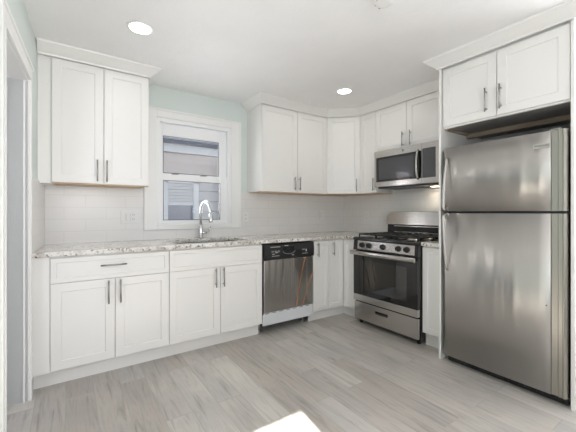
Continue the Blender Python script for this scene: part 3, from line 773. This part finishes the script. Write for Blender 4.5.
# maker's badge
m = MB(); m.box(FR, 2.462, 2.548, FF - .009, FF - .0048, 1.578, 1.606)
def text_mesh(body, size, fr, a, b, c, m_, parent, name):
    cu = bpy.data.curves.new(name, 'FONT'); cu.body = body; cu.size = size; cu.extrude = .0004; cu.align_x = 'CENTER'; cu.align_y = 'CENTER'
    to = bpy.data.objects.new(name, cu); COL.objects.link(to)
    me = bpy.data.meshes.new_from_object(to.evaluated_get(bpy.context.evaluated_depsgraph_get()))
    bpy.data.objects.remove(to)
    M = Matrix.Identity(4)
    o_ = fr(a, b, c) - Vector(parent['_base'])
    for i, ax in enumerate((fr.U, fr.Z, fr.N)):
        for j in range(3): M[j][i] = ax[j]
    for j in range(3): M[j][3] = o_[j]
    me.transform(M); me.materials.append(m_)
    o = bpy.data.objects.new(name, me); COL.objects.link(o); o.parent = parent; o['_base'] = list(parent['_base']); return o
bd = m.build('badge', nickel, fz, bevel=.001)
text_mesh('FRIGIDAIRE', .0155, FR, 2.505, FF - .0044, 1.592, blk, fz, 'badge_lettering')
m = MB(); m.lathe(FR(2.530, FF - .008, .60), (-1, 0, 0), [(0, .004), (.0045, .004)], 12); m.build('door_plug', blk, fr_)

# ---------------------------------------------------------------- outlets
def outlet(fr, a, z, gangs, label, b=.0082):
    w = .036 * gangs + (.010 if gangs > 1 else 0)
    t = thing('wall_outlet', label, 'outlet', fr(a, b, z - .058))
    m = MB(); m.box(fr, a - w, a + w, b, b + .005, z - .058, z + .058); m.build('cover_plate', plate, t, bevel=.002)
    for k in range(gangs):
        ac = a + (k - (gangs - 1) / 2) * .046
        if gangs > 1 and k == 0:
            m = MB(); m.box(fr, ac - .016, ac + .016, b + .004, b + .009, z - .033, z + .033); m.build('rocker_switch', plate, t, bevel=.002)
            m = MB(); m.box(fr, ac - .018, ac - .0165, b + .004, b + .0056, z - .034, z + .034).box(fr, ac + .0165, ac + .018, b + .004, b + .0056, z - .034, z + .034); m.build('switch_gap', slot, t)
            continue
        for zz in (z - .020, z + .020):
            m = MB(); m.box(fr, ac - .016, ac + .016, b + .004, b + .0065, zz - .014, zz + .014); r_ = m.build('receptacle', plate, t, bevel=.001)
            m = MB(); m.box(fr, ac - .008, ac - .005, b + .0062, b + .0069, zz - .005, zz + .007).box(fr, ac + .005, ac + .008, b + .0062, b + .0069, zz - .005, zz + .007); m.build('slots', slot, r_)
outlet(FB, -2.720, 1.133, 2, 'double white switch and outlet plate on the tile left of the window')
outlet(FB, -1.545, 1.124, 1, 'single white outlet on the tile just right of the window')
outlet(FB, -.422, 1.145, 1, 'single white outlet on the window wall near the corner')
outlet(FR, .425, 1.125, 1, 'single white outlet on the tile left of the gas range')

# ---------------------------------------------------------------- ceiling fixtures
def downlight(x, y, label, power=1.7):
    t = thing('recessed_light', label, 'ceiling light', (x, y, CH), 'recessed ceiling lights')
    m = MB(); m.lathe((x, y, CH - .0005), (0, 0, -1), [(0, .083), (.004, .081), (.006, .070), (.003, .066)], 40); m.build('trim_ring', trimp, t)
    m = MB(); m.lathe((x, y, CH - .004), (0, 0, -1), [(0, .066), (.001, .066), (.0015, .060)], 40); m.build('lens', lens, t)
    d = bpy.data.lights.new('downlight_lamp', 'AREA'); o = bpy.data.objects.new('downlight_lamp', d); COL.objects.link(o)
    d.shape = 'DISK'; d.size = .13; d.energy = power; d.color = (1, .96, .90); o.location = (x, y, CH - .012)
downlight(-2.799, -.946, 'round lit recessed light in front of the cabinet left of the window')
downlight(-.901, -.923, 'round lit recessed light near the corner cabinet')
t = thing('smoke_detector', 'white round smoke detector on the ceiling at the top edge of the photo', 'smoke detector', (-1.71, -2.06, CH))
m = MB(); m.lathe((-1.71, -2.06, CH), (0, 0, -1), [(0, .066), (.012, .066), (.020, .060), (.034, .045), (.037, .030)], 36); m.build('housing', plate, t)
for dx, dy in ((-.02, .042), (.018, .048), (-.045, .01)):
    m = MB(); m.lathe((-1.71 + dx, -2.06 + dy, CH - .026), (0, 0, -1), [(0, .006), (.004, .006)], 10); m.build('vent_hole', slot, t)

for o in list(bpy.data.objects):
    if '_base' in o: del o['_base']
